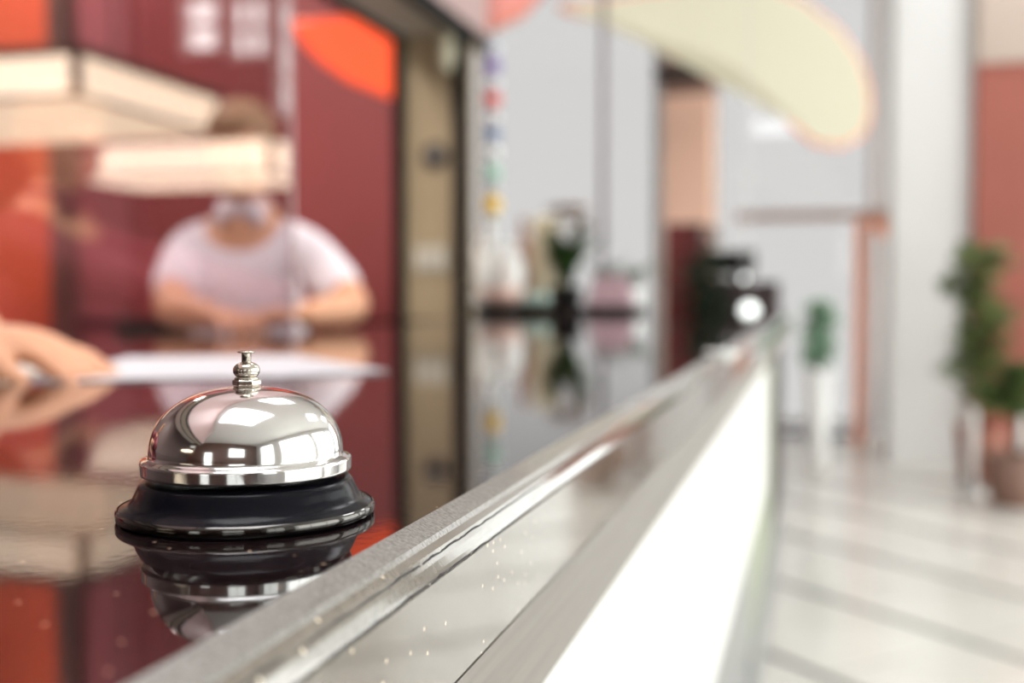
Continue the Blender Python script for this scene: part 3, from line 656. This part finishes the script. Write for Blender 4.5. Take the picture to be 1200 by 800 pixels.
# ---------------------------------------------------------------- coral pier, dark cabinets, small lamps
pA, pB = fx(776, 8.0), fx(832, 8.0)
t = thing('square_pier', 'square coral and brown pier right of the steel post', 'pier', ((pA+pB)/2, 8.2, 0))
z1, z2 = ZZ(118, 8.2), ZZ(60, 8.2)
obj('shaft', box(B(), pA, pB, 8.0, 8.4, 0, z1), mat('peach_paint', (.92, .60, .46), .6), t)
obj('brown_band', box(B(), pA-.01, pB+.01, 7.99, 8.41, z1, z2), mat('taupe', (.30, .18, .14), .6), t)
obj('capital', box(B(), pA, pB, 8.0, 8.4, z2, ZC-.001), mat('taupe_light', (.42, .34, .30), .6), t)
obj('dark_shelf', box(B(), pA-.05, pB-.04, 7.9, 7.99, ZZ(96, 8), ZZ(82, 8)), dark, t)
def cabinet(name, px0, px1, ytop, d, depth, m, label, doors=2):
    a, b_ = G(px0, d, 0), G(px1, d, 0); zt = ZZ(ytop, d)
    t = thing(name, label, 'cabinet', ((a.x+b_.x)/2, a.y, 0))
    obj('carcass', box(B(), a.x, b_.x, a.y, a.y+depth, 0, zt, bev=.005), m, t)
    n = doors
    for i in range(n):
        w = (b_.x-a.x)/n
        dr = obj('door', box(B(), a.x+w*i+.01, a.x+w*(i+1)-.01, a.y-.018, a.y, .08, zt-.04, bev=.003), m, t)
        hx = a.x+w*(i+1)-.05 if i == 0 else a.x+w*i+.05
        obj('handle', tube(B(), [(hx, a.y-.035, zt*.5), (hx, a.y-.035, zt*.5+.14)], .006, 8), nickel, dr)
    return t
cab_m = nz(mat('dark_red_lacquer', (.13, .018, .02), .3), 3, (.10, .014, .016), (.16, .025, .025), .3, .7)
cabinet('tall_cabinet', 779, 822, 262, 7.0, .4, cab_m, 'tall dark red cabinet standing left of the lower dark cabinet', 1)
cabinet('low_cabinet', 824, 912, 330, 6.9, .5, mat('dark_cab', (.035, .018, .02), .35), 'low near-black cabinet beyond the far end of the counter', 2)
# dark monitor standing on the low cabinet
c = G(860, 6.95, 0); zt = ZZ(330, 6.9)+.001
t = thing('computer_monitor', 'black monitor seen on top of the low dark cabinet', 'monitor', (c.x, c.y, zt))
obj('foot', box(B(), c.x-.1, c.x+.1, c.y+.06, c.y+.22, zt, zt+.012, bev=.003), black, t)
obj('neck', box(B(), c.x-.02, c.x+.02, c.y+.13, c.y+.15, zt+.01, zt+.1), black, t)
obj('screen', box(B(), c.x-.22, c.x+.12, c.y+.1, c.y+.13, zt+.05, zt+.20, bev=.004), black, t)
c = G(826, 6.55, 0)
t = thing('floor_plant', 'dark bushy plant between tall red cabinet and low cabinet', 'plant', (c.x, c.y, 0))
obj('pot', lathe(B(), potp(.14, .5), c, 24), black, t, True)
def foliage(center, rad, n, size, m, t, seed, squash=1.0):
    r = random.Random(seed); bm = B()
    for _ in range(n):
        v = Vector((r.gauss(0, 1), r.gauss(0, 1), r.gauss(0, 1))).normalized() * (r.random()**.45)
        p = Vector(center) + Vector((v.x*rad[0], v.y*rad[1], v.z*rad[2])); s = size*r.uniform(.6, 1.3)
        M = Matrix.Translation(p) @ Matrix.Rotation(r.uniform(0, 6.28), 4, 'Z') @ Matrix.Rotation(r.uniform(-1, 1), 4, 'X')
        vs = [bm.verts.new(M @ Vector(q)) for q in ((0, 0, 0), (s*.5, -s*.28, s*.06), (s, 0, -s*.1), (s*.5, s*.28, s*.06))]
        bm.faces.new(vs[:3]); bm.faces.new((vs[0], vs[2], vs[3]))
    o = obj('foliage', bm, m, t, True); o['kind'] = 'stuff'; return o
foliage((c.x, c.y, 1.12), (.12, .12, .5), 500, .09, mat('very_dark_leaf', (.02, .035, .018), .5), t, 5)
obj('stem', tube(B(), [(c.x, c.y, .45), (c.x, c.y, 1.4)], .012, 8), stem_m, t)
# two white globe lamps beyond the counter end
c = cp(846, 424); t = thing('counter_highlight', 'small round white disc modelled in place of a reflected highlight near the counter edge', 'highlight', c)  # white disc modelled in place of a bright reflection in the countertop
obj('highlight', lathe(B(), [(0, .0005), (.012, .0005), (.014, .003), (.021, .012), (.0205, .013), (.019, .012), (.012, .004), (0, .003)], c, 32), ceramic, t, True)
glob = mat('white_lit_globe', (.9, .95, .93), .3, emit=(.95, 1, .97), es=2.2)
for i, (px, py, r_, lab) in enumerate(((878, 365, .05, 'white lit globe lamp glowing on the low dark cabinet, the larger'), (872, 326, .014, 'small pale globe lamp above the larger white globe'))):
    c = P(px, py, 6.35 - .2*i); t = thing('globe_lamp', lab, 'lamp', (c.x, c.y, c.z), 'white globe lamps')
    prof = [(0, -r_)] + [(r_*math.sin(q), -r_*math.cos(q)) for q in [math.pi*k/14 for k in range(1, 14)]] + [(0, r_)]
    obj('globe', lathe(B(), prof, c, 24), glob, t, True)
    obj('hanging_cord', tube(B(), [(c.x, c.y, c.z+r_), (c.x, c.y, ZC)], .002, 6), alum, t)

# ---------------------------------------------------------------- orange doorway frame, pillars, red wall section
dd_ = 9.0
y_ = P(930, 348, dd_).y
a, b_ = fx(862, y_), fx(1052, y_)
t = thing('door_frame', 'orange wooden door frame standing against the bright glazing', 'door frame', (fx(1007, y_), y_, 0))
om = mat('orange_wood', (.95, .42, .27), .5)
obj('lintel', box(B(), a, b_, y_-.05, y_+.05, ZZ(258, dd_), ZZ(248, dd_)), mat('taupe_wood', (.46, .30, .25), .5), t)
obj('upright', box(B(), fx(1001, y_), fx(1013, y_), y_-.05, y_+.05, 0, ZZ(258, dd_)), om, t)
obj('corner_brace', prism(B(), [(fx(1013, y_), ZZ(258, dd_)), (fx(1052, y_), ZZ(258, dd_)), (fx(1046, y_), ZZ(276, dd_)), (fx(1034, y_), ZZ(282, dd_))], 'y', y_-.03, y_+.03), om, t)
wp = mat('pillar_white', (.76, .76, .75), .6)
t = obj('square_pillar', box(B(), fx(1044, 8.3), fx(1139, 8.3), 8.3, 8.9, 0, ZC-.001), wp); tag(t, 'broad pale grey square pillar left of the red wall section', 'pillar')
t = obj('slim_pillar', lathe(B(), [(.05, 0), (.05, ZC)], G(1022, 9.3, 0), 24), mat('pinkish_white', (.72, .66, .66), .6), None, True); tag(t, 'slim round off-white column beside the broad pale pillar', 'column')
ym = 8.2; zr = ZZ(106, 8.6)
t = thing('red_wall_section', 'brick-red wall section with tan upper part at the right edge', 'wall section', (1.3, ym, 0))
obj('lower_panel', box(B(), fx(1140, ym), 1.56, ym, ym+.3, 0, zr), nz(mat('brick_red_paint', (.50, .14, .09), .6), 1, (.30, .085, .06), (.35, .10, .07), .3, .7), t)
obj('upper_panel', box(B(), fx(1140, ym), 1.56, ym-.02, ym+.3, zr, ZC-.001), mat('tan_paint', (.46, .37, .31), .6), t)

# plants in front of the red wall section
def bush(px, d, zs, label, pot_h, m, size, spread, seed, potm, potr=.16):
    c = G(px, d, 0); t = thing('potted_tree', label, 'plant', c)
    obj('pot', lathe(B(), potp(potr, pot_h), c, 32), potm, t, True)
    obj('trunk', tube(B(), [(c.x, c.y, pot_h-.05), (c.x+.02, c.y, (pot_h+zs[1])/2), (c.x, c.y, zs[1]-.1)], [.018, .014, .008], 8), stem_m, t, True)
    r = random.Random(seed)
    for i in range(5):
        zc = zs[0] + (zs[1]-zs[0])*(i+.5)/5; foliage((c.x+r.uniform(-.5, .5)*spread, c.y+r.uniform(-.5, .5)*spread, zc), (spread, spread, (zs[1]-zs[0])/7), 150, size, m, t, seed*7+i)
    return t
terr = mat('terracotta', (.32, .12, .08), .7)
bush(1152, 7.0, (.62, 1.50), 'bushy green potted tree in front of the red wall, tall one', .36, leaf_r, .10, .17, 3, terr)
bush(1190, 6.2, (.52, .80), 'low bushy green plant at the right edge, in front of the tall one', .30, leaf_r, .09, .14, 9, mat('brown_pot', (.2, .11, .08), .6))
t = bush(960, 7.6, (.72, 1.14), 'slender grey-green plant on a tall white planter beyond the counter', .68, leaf_l, .08, .07, 21, white_panel, .09)
for i, px in enumerate((1141, 1199)):
    c = G(px, 6.6, 0); t = thing('barrier_post', ['short white barrier post in front of the red wall, left', 'short white barrier post at the extreme right edge'][i], 'post', c, 'white barrier posts')
    obj('shaft', lathe(B(), [(0, .02), (.028, .02), (.028, .5), (.02, .52), (0, .525)], c, 20), white_panel, t, True)
    obj('base', lathe(B(), [(0, 0), (.09, 0), (.09, .015), (.03, .025), (0, .025)], c, 28), alum, t, True)
